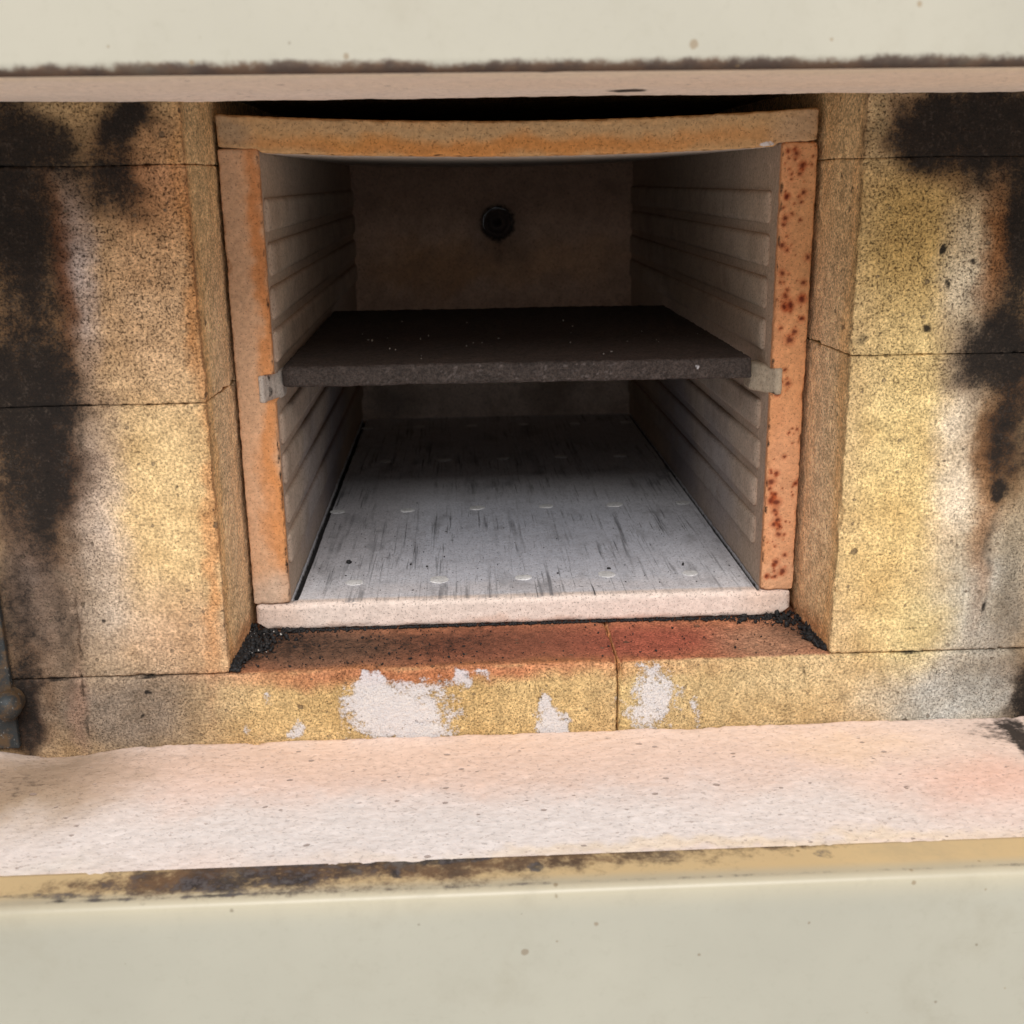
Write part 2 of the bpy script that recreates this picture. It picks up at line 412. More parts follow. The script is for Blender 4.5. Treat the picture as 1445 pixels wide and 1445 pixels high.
FRONT_SOOT = [
    (-0.2268, 0.221, 0.0189, 0.0551, 0.0, 0.9, 1.0),
    (-0.2307, 0.1446, 0.0254, 0.0272, 0.0, 0.9, 0.95),
    (-0.1733, 0.2562, 0.0103, 0.012, 0.0, 0.9, 1.0),
    (-0.1806, 0.2329, 0.0097, 0.0123, 0.0, 0.9, 0.85),
    (-0.1826, 0.2203, 0.0138, 0.0096, 0.0, 0.9, 0.5),
    (-0.1933, 0.2339, 0.0085, 0.0118, 0.0, 0.9, 0.45),
    (-0.2254, 0.123, 0.0167, 0.0311, 0.0, 0.9, 0.9),
    (-0.2282, 0.0961, 0.0111, 0.0302, 0.0, 0.9, 0.6),
    (-0.2444, 0.1134, 0.0058, 0.0362, 0.0, 0.9, 0.5),
    (-0.229, 0.0683, 0.0066, 0.0174, 0.0, 0.9, 0.4),
    (-0.2495, 0.0257, 0.0094, 0.0289, 0.0, 0.9, 0.33),
    (-0.2287, -0.0126, 0.0034, 0.0226, 0.0, 0.6, 0.3),
    (-0.25, -0.0176, 0.0075, 0.0227, 0.0, 0.9, 0.55),
    (-0.1924, -0.0119, 0.0011, 0.0011, 0.0, 0.6, 1.0),
    (-0.1959, -0.0191, 0.0011, 0.0011, 0.0, 0.6, 1.0),
    (-0.2083, 0.0317, 0.0014, 0.0014, 0.0, 0.6, 0.9),
    (-0.1677, 0.0945, 0.0013, 0.0014, 0.0, 0.6, 0.8),
    (0.1855, 0.2539, 0.0244, 0.0154, 0.0, 0.9, 1.0),
    (0.2095, 0.2542, 0.0258, 0.0177, 0.0, 0.9, 1.0),
    (0.1751, 0.2456, 0.0128, 0.0105, 0.0, 0.9, 0.8),
    (0.205, 0.2362, 0.0136, 0.0091, 0.0, 0.9, 0.85),
    (0.226, 0.2081, 0.0086, 0.043, 0.0, 0.9, 0.95),
    (0.2177, 0.1527, 0.0157, 0.0152, 0.0, 0.9, 1.0),
    (0.2117, 0.1384, 0.0137, 0.0094, 0.0, 0.9, 0.7),
    (0.2349, 0.1294, 0.0152, 0.0402, 0.0, 0.9, 0.6),
    (0.2265, 0.08, 0.0032, 0.0057, 0.0, 0.6, 0.9),
    (0.2266, 0.0553, 0.0029, 0.0146, 0.0, 0.6, 0.5),
    (0.2271, 0.0236, 0.0021, 0.0053, 0.0, 0.6, 0.75),
    (0.2528, -0.0278, 0.0082, 0.0167, 0.0, 0.9, 1.0),
    (0.1909, 0.197, 0.002, 0.0022, 0.0, 0.6, 1.0),
    (0.1847, 0.1629, 0.0034, 0.0023, 0.0, 0.6, 0.95),
    (0.1963, 0.1851, 0.0017, 0.0019, 0.0, 0.6, 0.85),
    (0.2033, 0.1946, 0.0014, 0.0012, 0.0, 0.6, 0.8),
    (0.156, 0.1579, 0.0026, 0.002, 0.0, 0.6, 0.6),
    (0.2276, 0.1019, 0.0049, 0.0209, 0.0, 0.9, 0.5),
    (0.2427, 0.0136, 0.0109, 0.0228, 0.0, 0.9, 0.3),
    (0.235, -0.0173, 0.0185, 0.0157, 0.0, 0.9, 0.25),
    (-0.2094, 0.2502, 0.018, 0.0144, 0.0, 0.9, 0.8),
    (-0.2459, 0.0402, 0.0167, 0.0424, 0.0, 0.9, 0.42),
    (-0.2493, -0.0176, 0.0082, 0.0227, 0.0, 0.7, 0.7),
    (-0.2289, 0.0287, 0.0047, 0.0253, 0.0, 0.9, 0.35),
    (-0.2325, 0.0927, 0.0163, 0.0204, 0.0, 0.9, 0.4),
]
FRONT_WHITE = [
    (-0.0671, -0.0254, 0.0256, 0.014, 0.0, 0.7, 0.9974999999999999),
    (-0.0826, -0.0159, 0.0106, 0.0139, 0.0, 0.7, 0.8925),
    (-0.0873, -0.0042, 0.0035, 0.0058, 0.0, 0.7, 0.735),
    (-0.0346, -0.0087, 0.0032, 0.0069, 0.0, 0.7, 0.7875000000000001),
    (-0.025, -0.0071, 0.0032, 0.0023, 0.0, 0.7, 0.6825000000000001),
    (-0.055, -0.036, 0.0161, 0.0063, 0.0, 0.7, 0.9450000000000001),
    (0.0079, -0.032, 0.0086, 0.0086, 0.0, 0.7, 0.9450000000000001),
    (0.0061, -0.021, 0.0033, 0.0043, 0.0, 0.7, 0.8400000000000001),
    (0.06, -0.0209, 0.0131, 0.0179, 0.0, 0.7, 0.861),
    (0.0819, -0.0276, 0.0026, 0.011, 0.0, 0.7, 0.63),
    (-0.1215, -0.03, 0.0042, 0.0058, 0.0, 0.7, 0.756),
    (-0.1413, -0.0312, 0.0021, 0.0039, 0.0, 0.7, 0.63),
    (-0.1316, -0.0141, 0.0042, 0.0038, 0.0, 0.7, 0.47250000000000003),
    (-0.0541, -0.0091, 0.0212, 0.0053, 0.0, 0.7, 0.525),
]
FRONT_CRACK = [[(-0.2203, 0.0466), (-0.2205, 0.0339), (-0.2205, 0.0192), (-0.2217, 0.0005)], [(-0.2218, -0.0006), (-0.2223, -0.0166), (-0.2223, -0.038)], [(0.1365, -0.0068), (0.1365, -0.0131), (0.1376, -0.0198)], [(0.1317, 0.225), (0.1342, 0.2157), (0.1342, 0.2064)]]
SILL_COL = [
    (0.0562, 0.0242, 0.0512, 0.0235, 0.0, 0.6, 0.95, (175, 96, 76)),
    (-0.0176, 0.0272, 0.0551, 0.0256, 0.0, 0.6, 0.8, (145, 88, 68)),
    (-0.1094, 0.0278, 0.0404, 0.0297, 0.0, 0.6, 0.85, (128, 98, 79)),
    (0.1256, 0.0187, 0.0273, 0.0252, 0.0, 0.6, 0.85, (181, 139, 111)),
    (-0.0397, -0.0036, 0.1148, 0.0078, 0.0, 0.6, 0.8, (191, 127, 81)),
]
SILL_SOOT = [
    (-0.0693, 0.0313, 0.0554, 0.0217, 0.0, 0.7, 0.33),
    (-0.13, 0.0438, 0.0227, 0.0312, 0.0, 0.6, 0.45),
    (0.1406, 0.0321, 0.0149, 0.0201, 0.0, 0.6, 0.5),
    (-0.0043, 0.0015, 0.0913, 0.0053, 0.0, 0.7, 0.3),
    (-0.1465, 0.0215, 0.0094, 0.0249, 0.0, 0.8, 0.5),
    (-0.0546, 0.033, 0.0961, 0.026, 0.0, 0.9, 0.3),
]
LEDGE_COL = [
    (-0.0198, -0.0204, 0.1921, 0.0194, 0.0, 0.85, 0.8, (243, 214, 193)),
    (-0.0528, -0.0855, 0.213, 0.0269, 0.0, 0.85, 0.9, (234, 226, 222)),
    (-0.2337, -0.0395, 0.0366, 0.0338, 0.0, 0.85, 0.85, (189, 165, 136)),
    (0.2043, -0.0716, 0.0381, 0.0204, 0.0, 0.85, 0.9, (236, 190, 170)),
    (0.087, -0.0281, 0.0853, 0.0206, 0.0, 0.85, 0.7, (243, 224, 214)),
    (0.1497, -0.029, 0.0308, 0.0131, 0.0, 0.85, 0.5, (243, 214, 176)),
    (0.0664, -0.1085, 0.1232, 0.0047, 0.0, 0.85, 0.6, (241, 216, 174)),
    (-0.2061, -0.1073, 0.0264, 0.0074, 0.0, 0.85, 0.5, (224, 218, 207)),
    (-0.1524, -0.0453, 0.0528, 0.0149, 0.0, 0.85, 0.4, (239, 218, 210)),
    (-0.2411, -0.0325, 0.0438, 0.0287, 0.0, 0.8, 0.8, (158, 136, 110)),
    (-0.1745, -0.0201, 0.0448, 0.0147, 0.0, 0.8, 0.4, (190, 168, 156)),
    (0.0451, -0.0527, 0.1626, 0.0273, 0.0, 0.9, 0.35, (238, 212, 200)),
    (-0.0406, -0.0296, 0.2091, 0.0218, 0.0, 0.9, 0.5, (236, 204, 184)),
    (-0.2355, -0.0295, 0.0305, 0.0215, 0.0, 0.9, 0.5, (150, 128, 106)),
    (-0.0527, -0.0895, 0.2413, 0.0222, 0.0, 0.9, 0.55, (234, 227, 224)),
]
LEDGE_SOOT = [
    (0.2401, -0.0334, 0.0055, 0.0297, 0.0, 0.8, 1.0),
    (0.2332, -0.0164, 0.0175, 0.0107, 0.0, 0.8, 0.45),
    (-0.2432, -0.0356, 0.0268, 0.0239, 0.0, 0.9, 0.26),
]
ROOF_COL = [
    (-0.0125, 0.2495, 0.1137, 0.0052, 0.0, 0.7, 0.9, (210, 142, 78)),
    (-0.0021, 0.2607, 0.148, 0.0029, 0.0, 0.7, 0.6, (190, 158, 118)),
    (-0.1388, 0.2558, 0.01, 0.0127, 0.0, 0.6, 0.8, (180, 156, 128)),
    (0.1357, 0.2549, 0.014, 0.013, 0.0, 0.6, 0.7, (196, 166, 134)),
    (-0.0802, 0.2535, 0.0203, 0.0039, 0.0, 0.7, 0.5, (214, 150, 82)),
]
FLOOR_COL = [
    (0.0048, 0.1576, 0.1318, 0.1002, 0.0, 0.7, 0.7, (197, 201, 215)),
    (-0.1049, 0.1984, 0.0373, 0.0907, 0.0, 0.7, 0.5, (174, 167, 167)),
    (0.0211, 0.4421, 0.1573, 0.0917, 0.0, 0.7, 0.6, (157, 155, 159)),  # shade at the back of the floor, put into the colour
    (-0.0003, 0.0694, 0.1318, 0.0093, 0.0, 0.6, 0.5, (214, 207, 207)),
]
FLANGE_RUST = [
    (-0.052, -0.1173, 0.1206, 0.0061, 0.0, 0.6, 0.55),
    (-0.1316, -0.1203, 0.0571, 0.0079, 0.0, 0.5, 0.5),
    (-0.2035, -0.1237, 0.0255, 0.0059, 0.0, 0.5, 0.3),
    (0.0304, -0.1095, 0.0704, 0.0042, 0.0, 0.6, 0.6),
    (0.096, -0.1103, 0.0294, 0.0037, 0.0, 0.7, 0.4),
    (-0.1506, -0.1239, 0.0199, 0.0069, 0.0, 0.4, 0.4),
    (-0.0945, -0.1228, 0.0909, 0.0172, 0.0, 0.5, 0.42),
    (0.0205, -0.1181, 0.0749, 0.0113, 0.0, 0.8, 0.22),
]
FLANGE_SOOT = [
    (-0.101, -0.116, 0.0433, 0.0134, 0.0, 0.5, 0.62),
    (-0.1363, -0.1253, 0.0227, 0.0068, 0.0, 0.6, 0.72),
    (-0.1748, -0.117, 0.0104, 0.0175, 0.0, 0.5, 0.45),
    (-0.0639, -0.1099, 0.0759, 0.0036, 0.0, 0.5, 0.7),
    (-0.2019, -0.1284, 0.0225, 0.0028, 0.0, 0.5, 0.6),
    (-0.0633, -0.1225, 0.0023, 0.003, 0.0, 0.4, 0.8),
    (0.0068, -0.1084, 0.0441, 0.0031, 0.0, 0.7, 0.5),
    (0.1135, -0.1167, 0.0058, 0.0031, 0.0, 0.4, 0.5),
    (-0.006, -0.1224, 0.0034, 0.0045, 0.0, 0.4, 0.7),
]

YM, YB = 0.0527, 0.5455           # muffle mouth and muffle back
ZF = 0.0155                       # muffle floor
XL, XR = -0.1265, 0.1274          # muffle inner faces
ZL = -0.0369                      # ledge

# ------------------------------------------------------------------ brick surround
surround = tag(empty('brick_surround', (0, 0.05, -0.06)), 'porous yellow firebrick wall with soot stains framing the kiln mouth', 'brickwork')
def brick(x0, x1, z0, z1, y0=0.0, y1=0.57, fine=0.0009, r=0.0009, chip=0.0036, hidden=False):  # bricks run deep to block light from behind the muffle
    g = 0.00005 if z0 > .01 else .0003
    lo = (x0 + g, y0, z0 + g); hi = (x1 - g, y1, z1 - g)
    if hidden:
        X = lines(lo[0], hi[0], .02, .003); Y = lines(y0, y1, .03, .003); Z = lines(lo[2], hi[2], .02, .003)
    else:
        a, b = max(lo[0], -.275), min(hi[0], .275)
        X = lines(a, b, fine, 0.005); Z = lines(lo[2], hi[2], fine, 0.005)
        if lo[0] < a: X = np.concatenate([np.linspace(lo[0], a - .004, 24), X])
        if hi[0] > b: X = np.concatenate([X, np.linspace(b + .004, hi[0], 24)])
        Y = np.concatenate([lines(y0, y0 + .062, .0012, .005), np.linspace(y0 + .075, y1, 8)])
    P0, F = lattice(X, Y, Z, skip=('y+',))
    P, N = rounded(P0, lo, hi, r, 0.6, 90, 0.0005, 300, chip)
    # edges wander a little, corners are worn
    wx = fbm(P0, 22, 3, 3.3) * .0011 + fbm(P0, 120, 2, 8.) * .0004; wz = fbm(P0, 24, 3, 13.3) * .0007
    P[:, 0] += wx * (np.abs(np.abs(P0[:, 0]) - .15) < .02) * (np.abs(P0[:, 0]) > .13); P[:, 2] += wz * (P0[:, 2] > -.03)
    x, y, z = P0[:, 0], P0[:, 1], P0[:, 2]
    C = paint(P0, x, z, (204, 171, 126), FRONT_COL)
    C = C * (1 + RNG.uniform(-.07, .07)) * (1 + RNG.uniform(-.03, .03, 3))
    vb = fbm(P0, 45, 4, 91.)[:, None] * .35 + fbm(P0, 14, 3, 41.)[:, None] * .25
    C = C * (1 + vb * np.array([.75, .95, 1.25]))
    S = mask(P0, x, z, [(L[0], L[1], L[2] * .94, L[3] * .97) + L[4:] for L in FRONT_SOOT]) * (1 + .35 * fbm(P0 * np.array([1.6, 1, .5]), 40, 3, 12.))
    W = mask(P0, x, z, FRONT_WHITE, 0.006)
    # reveals and sill, away from the front face
    inn = sstep(0.001, 0.008, y)
    isx = (np.abs(N[:, 0]) > 0.7) * inn
    rev = paint(P0, y, z, (243, 206, 154), [(0.045, .10, .03, .10, 0, .6, .5, (243, 216, 182)), (0.02, .24, .05, .04, 0, .6, .6, (236, 204, 152)), (.03, .0, .05, .012, 0, .6, .7, (206, 136, 86)), (0.006, .12, .006, .14, 0, .6, .5, (236, 184, 120))])
    C = C * (1 - isx[:, None]) + rev * isx[:, None]
    S = S * (1 - isx); W = W * (1 - isx)
    isz = (N[:, 2] > 0.6) * sstep(-.5, .5, N[:, 2]) * (z > z1 - .004) * (z1 < 0.01) * (np.abs(x) < .151) * sstep(0, .003, y)
    sl = paint(P0, x, y, (186, 124, 90), SILL_COL, .004)
    C = C * (1 - isz[:, None]) + sl * isz[:, None]
    S = S * (1 - isz) + mask(P0, x, y, SILL_SOOT, .003) * isz; W = W * (1 - isz)
    # cracks
    d = cracks(np.stack([x + 0.003 * fbm(P0, 70, 4, 2., .65), z + 0.002 * fbm(P0, 70, 4, 7., .65)], 1), FRONT_CRACK)
    k = (1 - sstep(0.0001, 0.0010, d)) * (y < .004)
    k = k * sstep(-.3, .2, fbm(P0, 90, 3, 6.)); C = C * (1 - .7 * k[:, None]); P = P - N * (k * 0.001)[:, None]
    hb = (np.clip(mask(P0, x, z, [(L[0], L[1], L[2] * 1.3, L[3] * 1.25, L[4], .9, L[6]) for L in FRONT_SOOT if L[2] > .004], .009), 0, 1) * .82 * (1 - isx) * (1 - isz))[:, None]
    C = C * (1 - hb) + (lin((92, 60, 38)) * (1 + .5 * fbm(P0, 60, 3, 31.))[:, None]) * hb
    # dirt caught in the joints
    de = np.minimum(np.minimum(x - lo[0], hi[0] - x), np.minimum(z - lo[2], hi[2] - z))
    S = np.maximum(S, (1 - sstep(.0002, .0016, de)) * sstep(-.1, .45, fbm(P0, 45, 3, 19.)) * (.3 + .5 * (z < .02)) * (np.abs(x) > .1515) * (y < .01))
    # the reveals close in towards the muffle
    P[:, 0] += -np.sign(x0) * .0022 * sstep(0, .05, y) * (np.abs(np.abs(x) - .15) < .006) * (np.abs(N[:, 0]) > .3) * (z1 > .01)
    return link('brick', P, F, M_BRICK, surround_off(surround), dict(Col=C, soot=S, white=W, pore=np.clip(.25 + .75 * sstep(.06, .2, z + .03 * fbm(P0, 12, 2, 3.)) + .3 * fbm(P0, 30, 3, 55.), 0, 1) * (1 - .6 * isx)))
def surround_off(e): return e
XO = 0.42
brick(-XO, -0.15, 0.2402, 0.32)
brick(-XO, -0.15, 0.135, 0.2402)
brick(-XO, -0.15, 0, 0.135)
brick(0.15, XO, 0.2392, 0.32)
brick(0.15, XO, 0.1508, 0.2392)
brick(0.15, XO, 0, 0.1508)
brick(-XO, 0.0428, -0.075, 0, r=.0034)
brick(0.0428, XO, -0.075, 0, r=.0034)
brick(-0.1495, 0.0, 0.274, 0.32, 0.03, 0.57, hidden=True)  # top bricks out of view, added to keep light from leaking in
brick(0.0, 0.1495, 0.274, 0.32, 0.03, 0.57, hidden=True)
for ch in surround.children:
    ch.matrix_parent_inverse = surround.matrix_world.inverted() if False else Matrix.Translation((0, -0.05, 0.06))

def adopt(o, par):
    """parent while keeping the mesh in world coordinates"""
    o.parent = par
    t = Vector_of(par)
    o.matrix_parent_inverse = Matrix.Translation((-t[0], -t[1], -t[2]))
    return o
def Vector_of(o):
    x, y, z = o.location
    if o.parent:
        a, b, c = Vector_of(o.parent); return (x, y, z) if o.type == 'MESH' else (x + a, y + b, z + c)
    return (x, y, z)

# ------------------------------------------------------------------ muffle
muffle = tag(empty('muffle', (0, .3, 0)), 'open refractory muffle box of pale fired slabs with ribbed side walls', 'muffle')
ZERO = lambda P: np.zeros(len(P))

# floor slab
lo, hi = (-0.1453, YM, 0.0004), (0.1446, 0.56, ZF)
X = np.unique(np.concatenate([lines(lo[0], hi[0], .0011, .006), np.linspace(-.1275, -.1215, 16), np.linspace(.1255, .1285, 9)]))
Y = np.concatenate([lines(YM, YM + .03, .0008, .006)[:-5], np.linspace(YM + .032, .56, 300)]); Z = lines(lo[2], hi[2], .0009, .004)
P0, F = lattice(X, Y, Z, skip=('y+',))
P, N = rounded(P0, lo, hi, .0032, .35, 60, .0003, 300, .0012)
P[:, 2] += (np.abs(P0[:, 2] - hi[2]) < .004) * .00015 * fbm(P0, 12, 2)
# rounded lower front corners
cx = np.abs(P0[:, 0]); k = sstep(.139, .1455, cx) * (1 - sstep(.0, .006, P0[:, 2])); P[:, 2] += k * .004
gl = (1 - sstep(.0011, .0020, np.abs(P0[:, 0] + .1246 - .0006 * fbm(P0, 30, 2)))) * sstep(YM + .002, YM + .02, P0[:, 1])
gr = (1 - sstep(.0006, .0013, np.abs(P0[:, 0] - .1268))) * sstep(YM, YM + .01, P0[:, 1])
top = N[:, 2] > .6
P[:, 2] -= top * (gl + gr) * .004
C = paint(P0, P0[:, 0], P0[:, 1], (226, 224, 226), FLOOR_COL, .006)
fr = (1 - sstep(YM + .004, YM + .009, P0[:, 1]))
CF = paint(P0, P0[:, 0], P0[:, 2], (232, 214, 202), [(-.135, .008, .015, .012, 0, .6, .6, (214, 186, 168)), (.13, .01, .012, .01, 0, .6, .5, (216, 186, 166)), (0, .0, .15, .003, 0, .6, .5, (214, 180, 160))])
C = C * (1 - fr[:, None]) + CF * fr[:, None]
S = np.clip(top * (gl * 1.2 + gr * 1.2), 0, 1) + top * .12 * sstep(.05, .3, fbm(P0, 9, 3, 3.))
floor_slab = link('floor_slab', P, F, M_FLOOR, None, dict(Col=C, soot=np.clip(S, 0, 1), white=ZERO(P))); adopt(floor_slab, muffle)
tag(floor_slab, 'pale grey floor slab with pinkish front edge')
# pale round plugs in the floor, in three staggered rows
def disc(cx, cy, r, z):
    n = 24; V = []; 
    ph = RNG.uniform(0, 6.28)
    for rr, zz in ((1.0, -.0004), (.99, .00002), (.95, .00006)):
        for i in range(n):
            a = 2 * math.pi * i / n
            q = r * rr * (1 + .06 * math.sin(2 * a + ph) + .04 * math.sin(5 * a + 2 * ph))
            V.append((cx + q * math.cos(a), cy + q * .95 * math.sin(a), z + zz))
    V.append((cx, cy, z + .00008)); F = []
    for k in range(2):
        for i in range(n): F.append((k * n + i, k * n + (i + 1) % n, (k + 1) * n + (i + 1) % n, (k + 1) * n + i))
    for i in range(n): F.append((2 * n + i, 2 * n + (i + 1) % n, 3 * n))
    V = np.array(V)
    C = np.tile(lin((226, 225, 224)), (len(V), 1)) * (1 + .3 * fbm(V, 300, 2, 3.)[:, None])
    o = link('plug', V, F, M_SLAB, None, dict(Col=C, soot=ZERO(V), white=ZERO(V)))
    adopt(o, floor_slab)
for (yy, n) in ((.085, 5), (.2295, 6), (.374, 5), (.505, 6)):
    for i in range(n):
        disc((i - (n - 1) / 2) * .0475, yy + RNG.uniform(-.001, .001), RNG.uniform(.0046, .0058), ZF + .0003)

# side slabs with ribs
def side(sgn, xin, xout):
    x0, x1 = min(xin, xout), max(xin, xout)
    lo, hi = (x0, YM, ZF + .0004), (x1, YB + .014, .2478)
    X = lines(x0, x1, .0007, .003); Z = lines(lo[2], hi[2], .0007, .003)
    Y = np.concatenate([lines(YM, YM + .03, .0007, .003)[:-5], np.linspace(YM + .032, hi[1], 150)])
    P0, F = lattice(X, Y, Z, skip=('y+',))
    P, N = rounded(P0, lo, hi, .0012, .7, 120, .00035, 350, .0022)
    xa, xb, ya, zb0, zb1 = (-.1322, -.1246, .0170, .1246, .1386) if sgn < 0 else (.1300, .1204, .0165, .1232, .1370)
    tt = np.clip((P[:, 0] - xa) / (xb - xa), 0, 1); yl = YM - .0012 + tt * ya + .0015
    nz = (P0[:, 2] > zb0) & (P0[:, 2] < zb1) & (tt > 0)
    P[:, 1] = np.where(nz, np.maximum(P[:, 1], yl), P[:, 1])
    x, y, z = P0.T
    if sgn < 0:
        lay = [(-.129, .13, .004, .16, 0, .7, .85, (208, 142, 88)), (-.143, .19, .008, .08, 0, .6, .7, (196, 162, 132)), (-.133, .07, .006, .03, 0, .6, .7, (206, 140, 86)),
               (-.136, .02, .012, .014, 0, .6, .8, (204, 178, 156)), (-.128, .2, .003, .05, 0, .6, .6, (196, 128, 78))]
        C = paint(P0, x, z, (212, 168, 132), lay)
    else:
        lay = [(.129, .10, .006, .12, 0, .7, .5, (206, 142, 100)), (.143, .2, .01, .04, 0, .6, .6, (210, 160, 112)), (.136, .02, .012, .012, 0, .6, .7, (218, 172, 134)), (.138, .06, .01, .05, 0, .6, .5, (218, 164, 128))]
        C = paint(P0, x, z, (222, 160, 112), lay)
        sp = np.random.default_rng(21)
        fx = P0[:, 1] < YM + .004
        idx = np.where(fx)[0]; q = P0[idx][:, [0, 2]]; cc = C[idx]
        wq = q + np.stack([fbm(P0[idx], 420, 2, 1.), fbm(P0[idx], 420, 2, 8.)], 1) * .0008
        cl = [(sp.uniform(.129, .142), sp.uniform(.03, .24)) for _ in range(14)]
        for i in range(150):
            zc = sp.choice([sp.uniform(.02, .075), sp.uniform(.08, .248), sp.uniform(.175, .245), sp.uniform(.02, .245)])
            lim = (.129, .143)
            xc = sp.uniform(*lim) if sp.random() < .6 else sp.uniform(.129, .134)
            if sp.random() < .45:
                c0 = cl[sp.integers(len(cl))]; xc = c0[0] + sp.normal(0, .0016); zc = c0[1] + sp.normal(0, .003)
            rr = min(.0003 + sp.gamma(1.6, .00032), .0019)
            dd = np.linalg.norm(wq - [xc, zc], axis=1)
            core = (1 - sstep(rr * .5, rr * 1.3, dd))[:, None] * .85; halo = (1 - sstep(rr, rr * 2.8, dd))[:, None] * .45
            cc = cc * (1 - halo) + lin((176, 84, 44)) * halo
            cc = cc * (1 - core) + lin((92, 34, 24)) * core
        C[idx] = cc
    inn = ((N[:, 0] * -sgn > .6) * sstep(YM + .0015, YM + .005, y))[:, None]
    wl = [(.30, .06, .10, .05, .5 , .6, .75, (120, 118, 128)), (.16, .055, .05, .04, .5, .6, .55, (164, 160, 164)), (.24, .19, .08, .05, 0, .7, .4, (160, 140, 122)), (.09, .2, .04, .05, 0, .6, .4, (210, 190, 166)), (.45, .1, .12, .12, 0, .6, .5, (140, 118, 100))]  # last layer darkens the deep end, painting in the shade there
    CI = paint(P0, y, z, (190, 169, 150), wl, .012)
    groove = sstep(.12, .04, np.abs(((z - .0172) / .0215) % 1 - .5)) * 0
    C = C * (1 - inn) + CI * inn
    # sooty ragged inner arris
    ar = (1 - sstep(.0003, .0022, np.abs(x - xin) + np.abs(y - YM))) * sstep(-.1, .3, fbm(P0, 160, 2, 4.))
    S = .62 * ar
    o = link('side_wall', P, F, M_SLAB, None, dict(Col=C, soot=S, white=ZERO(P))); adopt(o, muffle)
    tag(o, 'ribbed left side slab with orange-buff front edge' if sgn < 0 else 'ribbed right side slab with dark red spots on its orange front edge')
    # ribs: long raised bars with rounded front ends
    tops = [.225, .2035, .182, .1605, .1175, .096, .0745, .053]
    for i, zt in enumerate(tops):
        h = .0168; t = .0022; ys = YM + (.0150 if sgn > 0 else .0055) + RNG.uniform(-.001, .002); ye = YB - .004
        xs = (xin - .0006 * (1 if sgn < 0 else -1), xin + t * (1 if sgn < 0 else -1))
        a, b = min(xs), max(xs)
        Xr = np.concatenate([a + (b - a) * np.array([0, .3, .5, .65, .8, .9, 1])]); Zr = lines(zt - h, zt, .0012, .004)
        Yr = np.concatenate([ys + .006 * np.array([0, .08, .2, .4, .65, 1]), np.linspace(ys + .009, ye, 90)])
        P0, F = lattice(Xr, Yr, Zr, skip=('y+',))
        P = P0.copy(); zc = zt - h / 2
        # rounded corners in elevation
        rr = .0042
        qy = np.maximum(ys + rr - P0[:, 1], 0); qz = np.maximum(np.abs(P0[:, 2] - zc) - (h / 2 - rr), 0)
        L = np.hypot(qy, qz); over = np.maximum(L, 1e-9)
        f = np.where((qy > 0) & (qz > 0), np.minimum(1, rr / over), 1)
        P[:, 1] = np.where(qy > 0, ys + rr - qy * f, P[:, 1]); P[:, 2] = np.where(qz > 0, zc + np.sign(P0[:, 2] - zc) * (h / 2 - rr + qz * f), P[:, 2])
        # soft crown: height falls towards the edges
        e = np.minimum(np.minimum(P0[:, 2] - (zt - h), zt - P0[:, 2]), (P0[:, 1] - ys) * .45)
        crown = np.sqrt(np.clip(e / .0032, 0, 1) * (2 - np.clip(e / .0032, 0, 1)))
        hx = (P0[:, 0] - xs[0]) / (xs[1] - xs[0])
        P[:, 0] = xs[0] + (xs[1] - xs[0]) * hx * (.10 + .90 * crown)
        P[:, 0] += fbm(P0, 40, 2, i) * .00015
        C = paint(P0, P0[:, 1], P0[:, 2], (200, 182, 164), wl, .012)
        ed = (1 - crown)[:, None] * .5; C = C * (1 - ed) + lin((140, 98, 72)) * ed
        C *= (1 + .08 * RNG.uniform(-1, 1))
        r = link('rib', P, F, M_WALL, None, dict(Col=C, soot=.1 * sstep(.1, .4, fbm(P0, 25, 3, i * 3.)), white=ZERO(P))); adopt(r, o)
side(-1, XL, -.1458); side(1, XR, .1450)

# roof slab, sagging, stepped over the side slabs
lo, hi = (-.1455, YM - .0005, .2440), (.1445, .56, .2648)
X = np.unique(np.concatenate([lines(lo[0], hi[0], .0010, .004), np.linspace(-.13, -.122, 10), np.linspace(.118, .13, 12)])); Z = lines(lo[2], hi[2], .0009, .003)
Y = np.concatenate([lines(YM, YM + .03, .0009, .004)[:-5] - .0005, np.linspace(YM + .033, .56, 110)])
P0, F = lattice(X, Y, Z, skip=('y+',))
P, N = rounded(P0, lo, hi, .0016, .6, 90, .0004, 300, .0016)
x = P0[:, 0]
tz = (P0[:, 2] - lo[2]) / (hi[2] - lo[2])
zb = .2468 - .0042 * (1 - (x / .145) ** 2); zb = zb + .0016 * sstep(.1235, .1265, np.abs(x + .001))
zt = .2636 - .0046 * (1 - (x / .145) ** 2)
dz = P[:, 2] - P0[:, 2]
P[:, 2] = zb + (zt - zb) * tz + dz
C = paint(P0, P0[:, 0], P0[:, 2] , (206, 164, 116), ROOF_COL)
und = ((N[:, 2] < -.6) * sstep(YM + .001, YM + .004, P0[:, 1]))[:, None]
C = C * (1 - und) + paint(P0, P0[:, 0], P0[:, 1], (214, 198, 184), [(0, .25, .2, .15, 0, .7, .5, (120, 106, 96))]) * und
ar = (1 - sstep(.0003, .0016, np.abs(P0[:, 2] - lo[2]) + np.abs(P0[:, 1] - YM))) * sstep(-.05, .3, fbm(P0, 200, 2, 4.)) * (np.abs(x) < .124)
roof = link('roof_slab', P, F, M_SLAB, None, dict(Col=C, soot=.55 * ar, white=mask(P0, P0[:, 0], P0[:, 2], [(.119, .2458, .004, .0016, .2, .5, .9)], .001))); adopt(roof, muffle)
tag(roof, 'orange-brown roof slab sagging in the middle')

